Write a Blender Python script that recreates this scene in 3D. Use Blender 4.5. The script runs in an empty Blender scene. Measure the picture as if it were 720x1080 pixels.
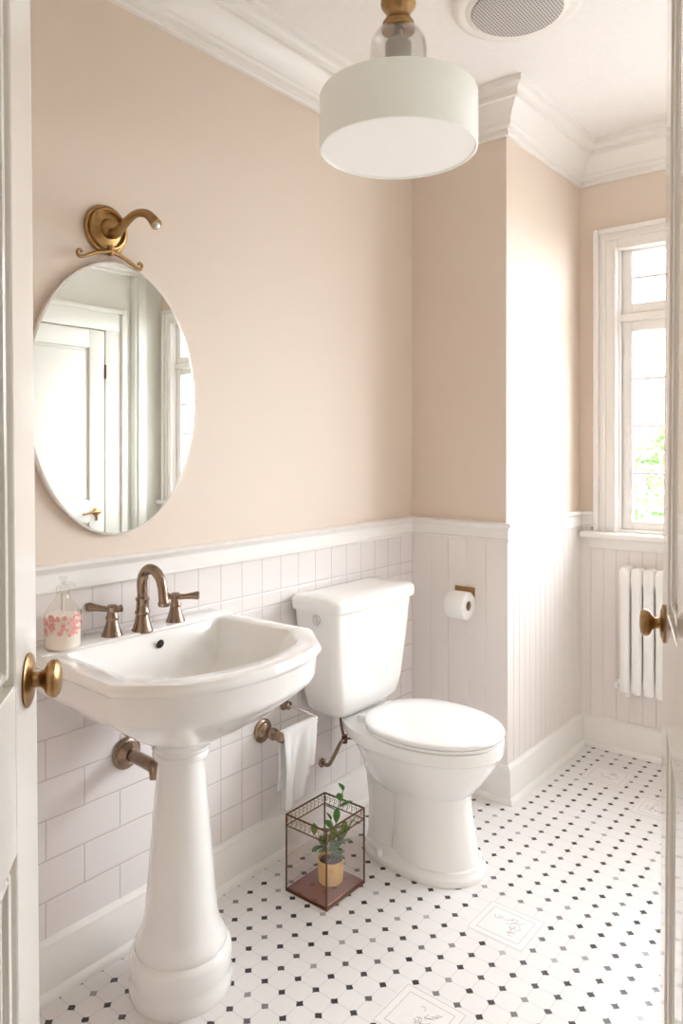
import bpy, bmesh, math, random
from mathutils import Vector, Matrix
random.seed(7)
PI = math.pi
S = bpy.context.scene
C = S.collection

# ------------------------------------------------------------------ camera, sky, daylight, exposure
cam_d = bpy.data.cameras.new('camera'); cam = bpy.data.objects.new('camera', cam_d); C.objects.link(cam)
cam.location = (1.657, 0.0, 1.30)
cam.rotation_euler = (PI/2, 0, 0.6814)
cam_d.sensor_fit = 'VERTICAL'; cam_d.sensor_height = 36.0
cam_d.lens = 777.4/1080*36.0
cam_d.shift_y = -(540-471.3)/1080
cam_d.clip_start = 0.02
S.camera = cam

W = bpy.data.worlds.new('sky'); S.world = W; W.use_nodes = True
wb = W.node_tree.nodes['Background']
wb.inputs[0].default_value = (0.905, 0.95, 1.01, 1); wb.inputs[1].default_value = 30.0

def area(name, loc, rot, sx, sy, power, col=(1, 1, 1), portal=False):
    d = bpy.data.lights.new(name, 'AREA'); d.shape = 'RECTANGLE'; d.size = sx; d.size_y = sy
    d.energy = power; d.color = col
    o = bpy.data.objects.new(name, d); C.objects.link(o); o.location = loc; o.rotation_euler = rot
    if portal: d.cycles.is_portal = True
    return o
area('window_portal', (1.52, 3.36, 1.55), (-PI/2, 0, 0), 2.1, 1.4, 1, portal=True)
area('hall_fill_light', (1.9, -0.5, 2.5), (0, 0, 0), 1.0, 0.9, 8, (1.0, 0.95, 0.92))  # unseen fill lamp, added behind the camera to brighten the room
S.view_settings.view_transform = 'Standard'; S.view_settings.look = 'None'
S.view_settings.gamma = 1; S.view_settings.use_curve_mapping = False
S.view_settings.exposure = -0.42
S.cycles.max_bounces = 14; S.cycles.diffuse_bounces = 8; S.cycles.transparent_max_bounces = 24
S.cycles.sample_clamp_indirect = 8

# ------------------------------------------------------------------ materials
def mat(name, col, rough=.5, metal=0, bump=0, bscale=60, spec=.5, coat=0, trans=0, ior=1.45, emis=None, var=0.04):
    m = bpy.data.materials.new(name); m.use_nodes = True; n = m.node_tree.nodes; l = m.node_tree.links
    b = n['Principled BSDF']; b.inputs['Roughness'].default_value = rough; b.inputs['Metallic'].default_value = metal
    b.inputs['Specular IOR Level'].default_value = spec; b.inputs['Coat Weight'].default_value = coat
    b.inputs['Coat Roughness'].default_value = .05
    b.inputs['Transmission Weight'].default_value = trans; b.inputs['IOR'].default_value = ior
    tc = n.new('ShaderNodeTexCoord'); nz = n.new('ShaderNodeTexNoise'); nz.inputs['Scale'].default_value = bscale
    nz.inputs['Detail'].default_value = 4
    l.new(tc.outputs['Object'], nz.inputs['Vector'])
    mx = n.new('ShaderNodeMix'); mx.data_type = 'RGBA'
    mx.inputs[6].default_value = tuple(c*(1-var) for c in col)+(1,); mx.inputs[7].default_value = tuple(min(1, c*(1+var)) for c in col)+(1,)
    l.new(nz.outputs['Fac'], mx.inputs[0]); l.new(mx.outputs[2], b.inputs['Base Color'])
    if bump:
        bp = n.new('ShaderNodeBump'); bp.inputs['Strength'].default_value = bump; bp.inputs['Distance'].default_value = .002
        l.new(nz.outputs['Fac'], bp.inputs['Height']); l.new(bp.outputs[0], b.inputs['Normal'])
    if emis: b.inputs['Emission Color'].default_value = tuple(emis[:3])+(1,); b.inputs['Emission Strength'].default_value = emis[3]
    return m

def clear_glass(name, tint=(1, 1, 1), ref=.9, base=.04):
    m = bpy.data.materials.new(name); m.use_nodes = True; n = m.node_tree.nodes; l = m.node_tree.links
    n.remove(n['Principled BSDF']); out = n['Material Output']
    t = n.new('ShaderNodeBsdfTransparent'); t.inputs[0].default_value = tint+(1,)
    g = n.new('ShaderNodeBsdfGlossy'); g.inputs['Roughness'].default_value = .02; g.inputs[0].default_value = (ref, ref, ref, 1)
    f = n.new('ShaderNodeLayerWeight'); f.inputs[0].default_value = .5
    pw = n.new('ShaderNodeMath'); pw.operation = 'POWER'; l.new(f.outputs['Facing'], pw.inputs[0]); pw.inputs[1].default_value = 4.0
    ma = n.new('ShaderNodeMath'); ma.operation = 'MULTIPLY_ADD'; l.new(pw.outputs[0], ma.inputs[0]); ma.inputs[1].default_value = .8; ma.inputs[2].default_value = base
    mx = n.new('ShaderNodeMixShader'); l.new(ma.outputs[0], mx.inputs[0]); l.new(t.outputs[0], mx.inputs[1]); l.new(g.outputs[0], mx.inputs[2])
    l.new(mx.outputs[0], out.inputs[0]); return m

WHITE = mat('white_trim_paint', (.87, .845, .815), .28, coat=.15, var=.008)
DOORW = mat('glossy_door_paint', (.84, .80, .74), .14, coat=.5, var=.008)
CREAMW = mat('cream_gloss_paint', (.72, .715, .665), .35, var=.008)
CEIL = mat('ceiling_paint', (.88, .86, .84), .7)
TAN = mat('tan_wall_paint', (.735, .63, .54), .62, bump=.05, bscale=300)
BEAD = mat('beadboard_paint', (.84, .79, .76), .3, var=.01)
CERAM = mat('white_ceramic', (.90, .89, .87), .1, coat=.6, bscale=3, var=.01)
SEATM = mat('seat_plastic', (.92, .91, .90), .16, coat=.4, var=.01)
BRASS = mat('antique_brass', (.36, .215, .09), .33, metal=1, bscale=90, bump=.1, var=.35)
BRONZE = mat('brushed_bronze', (.31, .225, .165), .24, metal=1, bscale=80, bump=.08, var=.2)
CHROME = mat('chrome', (.7, .68, .66), .12, metal=1)
DARKM = mat('dark_metal', (.10, .05, .03), .35, metal=.7)
BLACK = mat('dark_hole', (.02, .015, .012), .6)
MIRROR = mat('mirror_silver', (.84, .85, .83), 0.0, metal=1, var=0)
PANE = clear_glass('window_glass')
BOXG = clear_glass('box_glass', (.965, .95, .94))
SHADE = mat('opal_shade', (.88, .90, .86), .3, coat=.2, var=.01, emis=(.95, 1, .94, .07))
DIFF = mat('opal_diffuser', (.93, .93, .92), .35, var=.01, emis=(1, .98, .96, .12))
LEAF = mat('leaf_green', (.055, .19, .03), .45, bscale=25, var=.5)
HEDGE = mat('hedge_green', (.20, .33, .12), .6, bscale=8, var=.25)
POTM = mat('yellow_pot', (.90, .58, .20), .5, var=.06)
SOIL = mat('dark_soil', (.10, .05, .03), .9)
TOWEL = mat('white_terry', (.88, .87, .87), .95, bump=.9, bscale=500)
PAPER = mat('tissue_paper', (.90, .89, .87), .95, bump=.2, bscale=300)
CARD = mat('cardboard', (.45, .36, .28), .9)
PINK = mat('pink_print', (.88, .36, .34), .5, bscale=60, var=.35)
CREAM = mat('cream_lotion', (.93, .88, .81), .3)
REDBASE = mat('red_brown_glass', (.20, .06, .045), .12, coat=.4, bscale=20, var=.3)
ETCH = mat('etched_line', (.40, .38, .38), .5)
TILEW = mat('inlay_white', (.83, .80, .79), .2)
RADM = mat('radiator_enamel', (.90, .88, .86), .3)
GREYS = mat('socket_grey', (.42, .41, .36), .5)
WOODB = mat('turned_brass', (.36, .22, .10), .35, metal=.9, bscale=40, var=.3)

class NT:
    def __init__(s, m): s.n = m.node_tree.nodes; s.l = m.node_tree.links
    def m(s, op, a, b=None, c=None):
        x = s.n.new('ShaderNodeMath'); x.operation = op
        for i, v in enumerate((a, b, c)):
            if v is None: continue
            if isinstance(v, (int, float)): x.inputs[i].default_value = v
            else: s.l.new(v, x.inputs[i])
        return x.outputs[0]
    def mixc(s, f, a, b):
        x = s.n.new('ShaderNodeMix'); x.data_type = 'RGBA'
        s.l.new(f, x.inputs[0])
        for i, v in ((6, a), (7, b)):
            if isinstance(v, tuple): x.inputs[i].default_value = v+(1,)
            else: s.l.new(v, x.inputs[i])
        return x.outputs[2]

def floor_material():
    m = bpy.data.materials.new('octagon_dot_floor'); m.use_nodes = True; q = NT(m); n = q.n; l = q.l
    b = n['Principled BSDF']; b.inputs['Roughness'].default_value = .24
    g = n.new('ShaderNodeNewGeometry'); sp = n.new('ShaderNodeSeparateXYZ'); l.new(g.outputs['Position'], sp.inputs[0])
    u = q.m('DIVIDE', q.m('SUBTRACT', sp.outputs[0], .3248), .0575); v = q.m('DIVIDE', q.m('SUBTRACT', sp.outputs[1], 1.3322), .057)
    u5 = q.m('ADD', u, .5); v5 = q.m('ADD', v, .5)
    fu = q.m('ABSOLUTE', q.m('SUBTRACT', q.m('FRACT', u5), .5)); fv = q.m('ABSOLUTE', q.m('SUBTRACT', q.m('FRACT', v5), .5))
    nz = n.new('ShaderNodeTexNoise'); nz.inputs['Scale'].default_value = 170; nz.inputs['Detail'].default_value = 2
    l.new(g.outputs['Position'], nz.inputs['Vector'])
    d = q.m('ADD', q.m('ADD', fu, fv), q.m('MULTIPLY', q.m('SUBTRACT', nz.outputs['Fac'], .5), .13))
    mr = n.new('ShaderNodeMapRange'); mr.inputs['From Min'].default_value = .205; mr.inputs['From Max'].default_value = .18
    l.new(d, mr.inputs['Value'])
    cb = n.new('ShaderNodeCombineXYZ'); l.new(q.m('FLOOR', u5), cb.inputs[0]); l.new(q.m('FLOOR', v5), cb.inputs[1])
    wn = n.new('ShaderNodeTexWhiteNoise'); l.new(cb.outputs[0], wn.inputs['Vector'])
    r2 = q.m('POWER', wn.outputs['Value'], 5.0)
    dc = q.mixc(r2, (.035, .032, .036), (.42, .40, .40))
    gl = q.m('LESS_THAN', q.m('MINIMUM', fu, fv), .014)
    big = n.new('ShaderNodeTexNoise'); big.inputs['Scale'].default_value = 5; l.new(g.outputs['Position'], big.inputs['Vector'])
    base = q.mixc(big.outputs['Fac'], (.77, .74, .725), (.82, .795, .785))
    base = q.mixc(q.m('MULTIPLY', gl, .42), base, (.36, .33, .32))
    col = q.mixc(mr.outputs[0], base, dc)
    l.new(col, b.inputs['Base Color'])
    bp = n.new('ShaderNodeBump'); bp.inputs['Strength'].default_value = .25; bp.inputs['Distance'].default_value = .001
    l.new(q.m('SUBTRACT', 1.0, gl), bp.inputs['Height']); l.new(bp.outputs[0], b.inputs['Normal'])
    return m

def walltile_material():
    m = bpy.data.materials.new('wall_tile'); m.use_nodes = True; q = NT(m); n = q.n; l = q.l
    b = n['Principled BSDF']; b.inputs['Roughness'].default_value = .2
    g = n.new('ShaderNodeNewGeometry'); sp = n.new('ShaderNodeSeparateXYZ'); l.new(g.outputs['Position'], sp.inputs[0])
    y, z = sp.outputs[1], sp.outputs[2]
    top = q.m('GREATER_THAN', z, .842); near = q.m('MULTIPLY', q.m('LESS_THAN', y, 1.30), q.m('SUBTRACT', 1.0, top))
    row = q.m('DIVIDE', q.m('SUBTRACT', z, .122), .0965)
    par = q.m('MODULO', q.m('FLOOR', q.m('ADD', row, 20)), 2.0)
    # narrow upright tiles
    fa = q.m('FRACT', q.m('DIVIDE', q.m('ADD', y, 3.379), .085))
    da = q.m('MULTIPLY', q.m('MINIMUM', fa, q.m('SUBTRACT', 1.0, fa)), .085)
    # wide tiles, half bond
    fb = q.m('FRACT', q.m('ADD', q.m('DIVIDE', q.m('SUBTRACT', y, -3.163), .204), q.m('MULTIPLY', par, .5)))
    db = q.m('MULTIPLY', q.m('MINIMUM', fb, q.m('SUBTRACT', 1.0, fb)), .204)
    dv = q.m('ADD', q.m('MULTIPLY', near, db), q.m('MULTIPLY', q.m('SUBTRACT', 1.0, near), da))
    fr = q.m('FRACT', row); dh = q.m('MULTIPLY', q.m('MINIMUM', fr, q.m('SUBTRACT', 1.0, fr)), .0965)
    dh = q.m('ADD', dh, q.m('MULTIPLY', top, 1.0))
    dh = q.m('MINIMUM', dh, q.m('ABSOLUTE', q.m('SUBTRACT', z, .842)))
    d = q.m('MINIMUM', dv, dh)
    mr = n.new('ShaderNodeMapRange'); mr.inputs['From Min'].default_value = .0022; mr.inputs['From Max'].default_value = .0009
    l.new(d, mr.inputs['Value'])
    l.new(q.mixc(mr.outputs[0], (.82, .775, .76), (.62, .56, .55)), b.inputs['Base Color'])
    mb = n.new('ShaderNodeMapRange'); mb.inputs['From Min'].default_value = .0008; mb.inputs['From Max'].default_value = .004
    l.new(d, mb.inputs['Value'])
    bp = n.new('ShaderNodeBump'); bp.inputs['Strength'].default_value = .5; bp.inputs['Distance'].default_value = .0015
    l.new(mb.outputs[0], bp.inputs['Height']); l.new(bp.outputs[0], b.inputs['Normal'])
    return m

def grille_material():
    m = mat('vent_mesh', (.55, .53, .52), .5); q = NT(m); n = q.n; l = q.l
    b = n['Principled BSDF']
    g = n.new('ShaderNodeNewGeometry'); sp = n.new('ShaderNodeSeparateXYZ'); l.new(g.outputs['Position'], sp.inputs[0])
    fx = q.m('ABSOLUTE', q.m('SUBTRACT', q.m('FRACT', q.m('DIVIDE', sp.outputs[0], .009)), .5))
    fy = q.m('ABSOLUTE', q.m('SUBTRACT', q.m('FRACT', q.m('DIVIDE', sp.outputs[1], .009)), .5))
    k = q.m('LESS_THAN', q.m('MAXIMUM', fx, fy), .33)
    l.new(q.mixc(k, (.66, .63, .61), (.14, .13, .125)), b.inputs['Base Color']); return m
FLOOR = floor_material(); WTILE = walltile_material(); GRILLE = grille_material()

# ------------------------------------------------------------------ mesh helpers
def ob(name, bm, m, parent=None, smooth=True, angle=40, loc=None):
    me = bpy.data.meshes.new(name)
    bmesh.ops.recalc_face_normals(bm, faces=bm.faces)
    bm.to_mesh(me); bm.free(); me.materials.append(m)
    if smooth:
        for p in me.polygons: p.use_smooth = True
        try: me.set_sharp_from_angle(angle=math.radians(angle))
        except Exception: pass
    o = bpy.data.objects.new(name, me); C.objects.link(o)
    if parent is not None: o.parent = parent
    if loc is not None: o.location = loc
    return o
def thing(name, label, cat, loc=(0, 0, 0), rz=0, group=None, kind=None):
    o = bpy.data.objects.new(name, None); C.objects.link(o); o.location = loc; o.rotation_euler = (0, 0, rz)
    o.empty_display_size = .05
    if label: o['label'] = label
    if cat: o['category'] = cat
    if group: o['group'] = group
    if kind: o['kind'] = kind
    return o
def tag(o, label, cat, group=None):
    o['label'] = label; o['category'] = cat
    if group: o['group'] = group
    return o
def struct(name, bm, m, smooth=False, parent=None):
    o = ob(name, bm, m, parent, smooth)
    if parent is None: o['kind'] = 'structure'
    return o
B = bmesh.new
def box(bm, x0, x1, y0, y1, z0, z1, bev=0, seg=2, mtx=None):
    r = bmesh.ops.create_cube(bm, size=1)
    vs = r['verts']
    for v in vs:
        v.co = Vector((x0+(v.co.x+.5)*(x1-x0), y0+(v.co.y+.5)*(y1-y0), z0+(v.co.z+.5)*(z1-z0)))
    if bev:
        es = list({e for v in vs for e in v.link_edges})
        r2 = bmesh.ops.bevel(bm, geom=es, offset=bev, segments=seg, affect='EDGES', profile=.5)
        vs = list({v for f in r2['faces'] for v in f.verts} | {v for v in vs if v.is_valid})
    if mtx is not None:
        for v in vs: v.co = mtx @ v.co
    return bm
def loft(bm, rings, cap0=True, cap1=True, closed=True):
    R = [[bm.verts.new(p) for p in r] for r in rings]; n = len(R[0])
    for a, b in zip(R, R[1:]):
        for i in range(n if closed else n-1):
            j = (i+1) % n
            bm.faces.new((a[i], a[j], b[j], b[i]))
    if cap0: bm.faces.new(R[0][::-1])
    if cap1: bm.faces.new(R[-1])
    return bm
def lathe(bm, prof, org=(0, 0, 0), axis='Z', segs=32, mtx=None, sx=1, sy=1):
    """prof: list of (radius, height)."""
    rings = []
    for r, h in prof:
        ring = []
        for k in range(segs):
            a = 2*PI*k/segs; c, s = r*math.cos(a)*sx, r*math.sin(a)*sy
            p = {'Z': (c, s, h), 'X': (h, c, s), 'Y': (s, h, c)}[axis]
            p = Vector(p)
            if mtx is not None: p = mtx @ p
            ring.append(p+Vector(org))
        rings.append(ring)
    return loft(bm, rings)
def catmull(pts, per=8):
    P = [Vector(p) for p in pts]; out = []
    Q = [P[0]*2-P[1]]+P+[P[-1]*2-P[-2]]
    for i in range(1, len(Q)-2):
        for k in range(per):
            t = k/per
            a, b, c, d = Q[i-1], Q[i], Q[i+1], Q[i+2]
            out.append(.5*((2*b)+(c-a)*t+(2*a-5*b+4*c-d)*t*t+(3*b-a-3*c+d)*t**3))
    out.append(P[-1]); return out
def tube(bm, pts, rad, segs=12, smooth=0, flat=1.0):
    if smooth:
        n0 = len(pts); P = catmull(pts, smooth)
        if not isinstance(rad, (int, float)):
            rad = [rad[min(int(i/smooth), n0-1)]+(rad[min(int(i/smooth)+1, n0-1)]-rad[min(int(i/smooth), n0-1)])*((i % smooth)/smooth) for i in range(len(P))]
    else: P = [Vector(p) for p in pts]
    if isinstance(rad, (int, float)): rad = [rad]*len(P)
    up = None; rings = []
    for i, p in enumerate(P):
        t = (P[min(i+1, len(P)-1)]-P[max(i-1, 0)]).normalized()
        if up is None: up = Vector((0, 0, 1)) if abs(t.z) < .9 else Vector((1, 0, 0))
        s = t.cross(up).normalized(); up = s.cross(t).normalized()
        rings.append([p+rad[i]*(math.cos(2*PI*k/segs)*s+flat*math.sin(2*PI*k/segs)*up) for k in range(segs)])
    return loft(bm, rings)
def sweep(bm, path, prof, i):
    """one mitred run (segment i of the room path); prof = [(out, z)]"""
    P = [Vector((p[0], p[1])) for p in path]
    def nrm(k):
        d = (P[k+1]-P[k]).normalized(); return Vector((d.y, -d.x))
    def off(k):
        if k == 0: return nrm(0)
        if k == len(P)-1: return nrm(k-1)
        a, b = nrm(k-1), nrm(k); return (a+b)/(1+a.dot(b))
    rings = []
    for k in (i, i+1):
        o = off(k); rings.append([(P[k].x+o.x*d, P[k].y+o.y*d, z) for d, z in prof])
    return loft(bm, rings)
def wallseg(bm, p, q, th, z0, z1):
    """wall slab whose room face is p->q; thickness away from the room"""
    p, q = Vector(p), Vector(q); d = (q-p).normalized(); n = Vector((-d.y, d.x))*th
    loft(bm, [[(p.x, p.y, z), (q.x, q.y, z), (q.x+n.x, q.y+n.y, z), (p.x+n.x, p.y+n.y, z)] for z in (z0, z1)])
    return bm
def grooved(bm, p, q, z0, z1, th, pitch, g=.0035, first=0):
    """boards with V grooves along a wall face; normal is to the right of p->q"""
    p, q = Vector(p), Vector(q); L = (q-p).length; d = (q-p)/L; n = Vector((d.y, -d.x))
    pr = [(0, 0), (0, th)]; s = first if first > 0 else pitch
    while s < L-g:
        pr += [(s-g, th), (s, th-g*1.1), (s+g, th)]; s += pitch
    pr += [(L, th), (L, 0)]
    loft(bm, [[(p.x+d.x*a+n.x*b, p.y+d.y*a+n.y*b, z) for a, b in pr] for z in (z0, z1)])
    return bm

# ------------------------------------------------------------------ room shell
YC, A, YW, XR, ZC = 2.496, .416, 3.207, 2.60, 2.605
YF, HX, HY2, HX2 = .21, 1.126, .853, 1.444
ZR0, ZR1 = .951, 1.020
bm = B(); box(bm, -.15, XR+.15, -1.8, YW+.2, -.12, 0); struct('floor', bm, FLOOR)
bm = B(); box(bm, -.15, XR+.15, -1.8, YW+.2, ZC, ZC+.12); struct('ceiling', bm, CEIL)
bm = B(); wallseg(bm, (0, YF-.12), (0, YC), .12, 0, ZC); struct('wall_left', bm, TAN)
bm = B(); box(bm, 0, .009, YF, YC, .10, ZR0+.01); struct('wall_left_tile', bm, WTILE)
bm = B(); wallseg(bm, (-.12, YC), (A-.12, YC), .12, 0, ZC); struct('wall_alcove', bm, TAN)
bm = B(); wallseg(bm, (A, YC), (A, YW), .12, 0, ZC); struct('wall_chase', bm, TAN)
# window wall with its opening
WX0, WX1, WZ0, WZ1 = .585, 2.46, .935, 2.18
bm = B()
box(bm, A-.12, WX0, YW, YW+.15, 0, ZC); box(bm, WX1, XR+.12, YW, YW+.15, 0, ZC)
box(bm, WX0, WX1, YW, YW+.15, 0, WZ0); box(bm, WX0, WX1, YW, YW+.15, WZ1, ZC)
struct('wall_window', bm, TAN)
bm = B(); wallseg(bm, (XR, YW+.15), (XR, -1.7), .12, 0, ZC); struct('wall_right', bm, CREAMW)
bm = B(); loft(bm, [[(HX2, HY2, z), (XR, HY2, z), (XR, HY2-.12, z), (1.60, HY2-.12, z)] for z in (0, ZC)]); struct('wall_entrance_side', bm, TAN)
bm = B(); wallseg(bm, (HX, YF), (0, YF), .12, 0, ZC); struct('wall_entrance', bm, TAN)
bm = B(); wallseg(bm, (HX2, HY2), (HX, YF), .12, 2.17, ZC); struct('wall_door_header', bm, WHITE)
bm = B(); wallseg(bm, (HX, YF-.12), (HX, -1.7), -.12, 0, ZC); struct('wall_hall_left', bm, CEIL)
bm = B(); box(bm, HX-.12, XR+.12, -1.8, -1.7, 0, ZC); struct('wall_hall_back', bm, CEIL)

path = [(0, YF), (0, YC), (A, YC), (A, YW), (XR, YW), (XR, HY2), (HX2, HY2)]
names = ['left', 'alcove', 'chase', 'window', 'right', 'entrance']
crown = [(0, 2.445), (.014, 2.445), (.018, 2.449), (.018, 2.454), (.014, 2.458), (.012, 2.459), (.013, 2.470), (.027, 2.473), (.032, 2.478), (.033, 2.484), (.030, 2.489),
         (.034, 2.500), (.041, 2.514), (.050, 2.527), (.061, 2.539), (.072, 2.548), (.085, 2.549), (.086, 2.558), (.080, 2.561), (.083, 2.570), (.090, 2.577), (.100, 2.581), (.109, 2.582), (.110, 2.605), (0, 2.605)]
base = [(0, 0), (.044, 0), (.043, .009), (.038, .017), (.031, .021), (.030, .112), (.026, .117), (.026, .122), (.020, .128), (.012, .131), (0, .131)]
rail = [(0, ZR0), (.018, ZR0), (.021, ZR0+.004), (.018, ZR0+.009), (.014, ZR0+.011), (.014, ZR1-.024), (.020, ZR1-.018), (.024, ZR1-.016), (.031, ZR1-.011),
        (.034, ZR1-.006), (.031, ZR1-.002), (.026, ZR1), (0, ZR1)]
tn = 1
for i, nm in enumerate(names):
    bm = B(); sweep(bm, path, crown, i); o_ = struct('trim_%d' % tn, bm, WHITE, True); o_.data.set_sharp_from_angle(angle=.42); tn += 1
    bm = B(); sweep(bm, path, base, i); struct('baseboard_'+nm, bm, WHITE, True)
    if i < 3:
        bm = B(); sweep(bm, path, rail, i); struct('trim_%d' % tn, bm, WHITE, True); tn += 1
bm = B(); sweep(bm, [(0, YC), (A, YC), (A, YW), (.487, YW)], [(min(d, .03), z) for d, z in rail], 2); struct('trim_%d' % tn, bm, WHITE, True); tn += 1
bm = B(); grooved(bm, (0, YC), (A, YC), .12, ZR0+.01, .010, .0815, first=.093); struct('wall_alcove_beadboard', bm, BEAD)
bm = B(); grooved(bm, (A, YC-.010), (A, YW), .12, ZR0+.01, .010, .0475, .003); struct('wall_chase_beadboard', bm, BEAD)
bm = B(); grooved(bm, (A, YW), (XR, YW), .12, .90, .010, .055, .003); struct('wall_window_beadboard', bm, BEAD)
bm = B(); box(bm, A, .47, YW-.012, YW, .89, .96); struct('trim_%d' % tn, bm, WHITE); tn += 1

# ------------------------------------------------------------------ window
win = thing('window_1', None, None, (0, 0, 0), kind='structure')
def wpart(name, bm, m=WHITE, parent=win, smooth=True): return ob(name, bm, m, parent, smooth, 30)
def frame_ring(bm, x0, x1, z0, z1, w, y0, y1, bev=.003, bottom=True):
    box(bm, x0, x0+w, y0, y1, z0, z1, bev); box(bm, x1-w, x1, y0, y1, z0, z1, bev)
    box(bm, x0+w, x1-w, y0, y1, z1-w, z1, bev)
    if bottom: box(bm, x0+w, x1-w, y0, y1, z0, z0+w, bev)
bm = B()
frame_ring(bm, .489, 2.556, .935, 2.238, .100, YW-.020, YW, .003, False)
frame_ring(bm, .489, 2.556, .935, 2.238, .022, YW-.038, YW-.018, .006, False)
frame_ring(bm, .528, 2.517, .935, 2.199, .012, YW-.028, YW-.018, .004, False)
frame_ring(bm, .572, 2.473, .935, 2.155, .014, YW-.030, YW-.018, .005, False)
wpart('window_casing', bm)
bm = B(); box(bm, .435, 2.59, YW-.062, YW+.03, .905, .935, .011, 4); box(bm, .47, 2.56, YW-.022, YW-.010, .86, .906, .003)
wpart('window_sill', bm)
bm = B(); frame_ring(bm, WX0, WX1, WZ0, WZ1, .012, YW-.01, YW+.12, .002); box(bm, WX0, WX1, YW-.004, YW+.09, 1.835, 1.868, .004)
for x in (1.21, 1.835): box(bm, x-.022, x+.022, YW-.004, YW+.09, WZ0, WZ1, .004)
wpart('window_frame', bm)
for x0, x1 in ((.597, 1.188), (1.232, 1.813), (1.857, 2.448)):
    for z0, z1, rows in ((.943, 1.833, 4), (1.870, 2.170, 2)):
        bm = B(); w = .042
        frame_ring(bm, x0+.002, x1-.002, z0, z1, w, YW+.012, YW+.048, .004)
        gx0, gx1, gz0, gz1 = x0+w, x1-w, z0+w, z1-w
        for k in range(1, rows): zz = gz0+(gz1-gz0)*k/rows; box(bm, gx0-.005, gx1+.005, YW+.018, YW+.042, zz-.006, zz+.006, .003)
        xm = (gx0+gx1)/2; box(bm, xm-.006, xm+.006, YW+.018, YW+.042, gz0-.005, gz1+.005, .003)
        s = wpart('window_sash', bm)
        bm = B(); box(bm, gx0-.004, gx1+.004, YW+.028, YW+.032, gz0-.004, gz1+.004); ob('window_pane', bm, PANE, s, False)

# ------------------------------------------------------------------ panelled doors
def panel_door(bm, w, h, th, lock0, lock1, stile=.11, face=1, y0=0):
    """slab in local x (0..w), face at y=0, body at -th; recessed panels with raised moulding"""
    d = .016
    box(bm, 0, w, -th+d, -d, 0.0, h)
    for s0, s1 in ((-d, 0), (-th, -th+d)):
        box(bm, 0, stile, s0, s1, 0.0, h, .0015, 1); box(bm, w-stile, w, s0, s1, 0.0, h, .0015, 1)
        box(bm, stile, w-stile, s0, s1, 0, .22, .0015, 1); box(bm, stile, w-stile, s0, s1, h-.12, h, .0015, 1)
        box(bm, stile, w-stile, s0, s1, lock0, lock1, .0015, 1)
    for z0, z1 in ((.22, lock0), (lock1, h-.12)):
        x0, x1 = stile, w-stile
        if x1-x0 < .1: continue
        for off, wd, up, inn in ((.009, .012, -.003, .005), (.024, .008, -.009, .003)):
            for s in (0, 1):
                if s == 0: ya, yb = -d+.0, up
                else: ya, yb = -th-up, -th+d
                a0, a1, c0, c1 = x0+off, x1-off, z0+off, z1-off
                frame_ring(bm, a0, a1, c0, c1, wd, min(ya, yb), max(ya, yb), inn)
def door_leaf(name, P, h, n, w, tilt, zk, pivot):
    """P far free edge (face corner), h direction to the hinge, n face normal"""
    root = thing(name, None, None, kind='structure')
    M = Matrix(((h[0], n[0], 0, P[0]), (h[1], n[1], 0, P[1]), (0, 0, 1, .008), (0, 0, 0, 1)))
    if Matrix(((h[0], n[0]), (h[1], n[1]))).determinant() < 0: flip = True
    else: flip = False
    hs = -1 if flip else 1                      # local x runs to the hinge, mirrored when left-handed
    ang = math.atan2(h[1]*hs, h[0]*hs)
    root.matrix_world = Matrix.Translation((P[0], P[1], .008)) @ Matrix.Rotation(ang, 4, 'Z') @ Matrix.Translation((0, 0, pivot)) @ Matrix.Rotation(tilt, 4, 'X') @ Matrix.Translation((0, 0, -pivot))
    def fx(bm):
        if flip:
            for v in bm.verts: v.co.x = -v.co.x
        return bm
    bm = B(); panel_door(bm, w, 2.14, .042, .87, 1.045); ob('door_slab', fx(bm), DOORW, root, True, 30)
    xk = .052
    for side in (1, -1):
        y0 = 0 if side == 1 else -.042
        bm = B(); lathe(bm, [(0.0001, 0), (.029, 0), (.030, side*.002), (.028, side*.0035), (.024, side*.004), (.021, side*.006), (.011, side*.007), (.0001, side*.007)], (xk, y0, zk), 'Y', 36)
        r = ob('knob_rosette', fx(bm), BRASS, root)
        bm = B(); lathe(bm, [(.0001, 0), (.0095, side*.005), (.0085, side*.009), (.0085, side*.014), (.011, side*.018), (.0175, side*.021), (.0205, side*.0245), (.0210, side*.0275), (.0205, side*.031), (.0165, side*.0345), (.009, side*.036), (.0001, side*.0365)], (xk, y0, zk), 'Y', 36)
        ob('door_knob', fx(bm), BRASS, root)
    bm = B(); box(bm, -.0015, .0012, -.033, -.009, zk-.08, zk+.08, .0005, 1); ob('latch_plate', fx(bm), BRASS, root, False)
    for z in (.25, 1.1, 1.9):
        bm = B(); lathe(bm, [(.0001, 0), (.007, 0), (.007, .09), (.0001, .09)], (w+.004, -.046, z), 'Z', 12); ob('hinge', fx(bm), BRASS, root)
    return root
TL = math.radians(.48)
door_leaf('door_1', (.830, .449), (.778, -.629), (.629, .778), .375, TL, 1.033, 1.02)
door_leaf('door_2', (1.310, 1.251), (.318, -.948), (-.948, -.318), .41, TL*.8, 1.018, 1.02)

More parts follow.
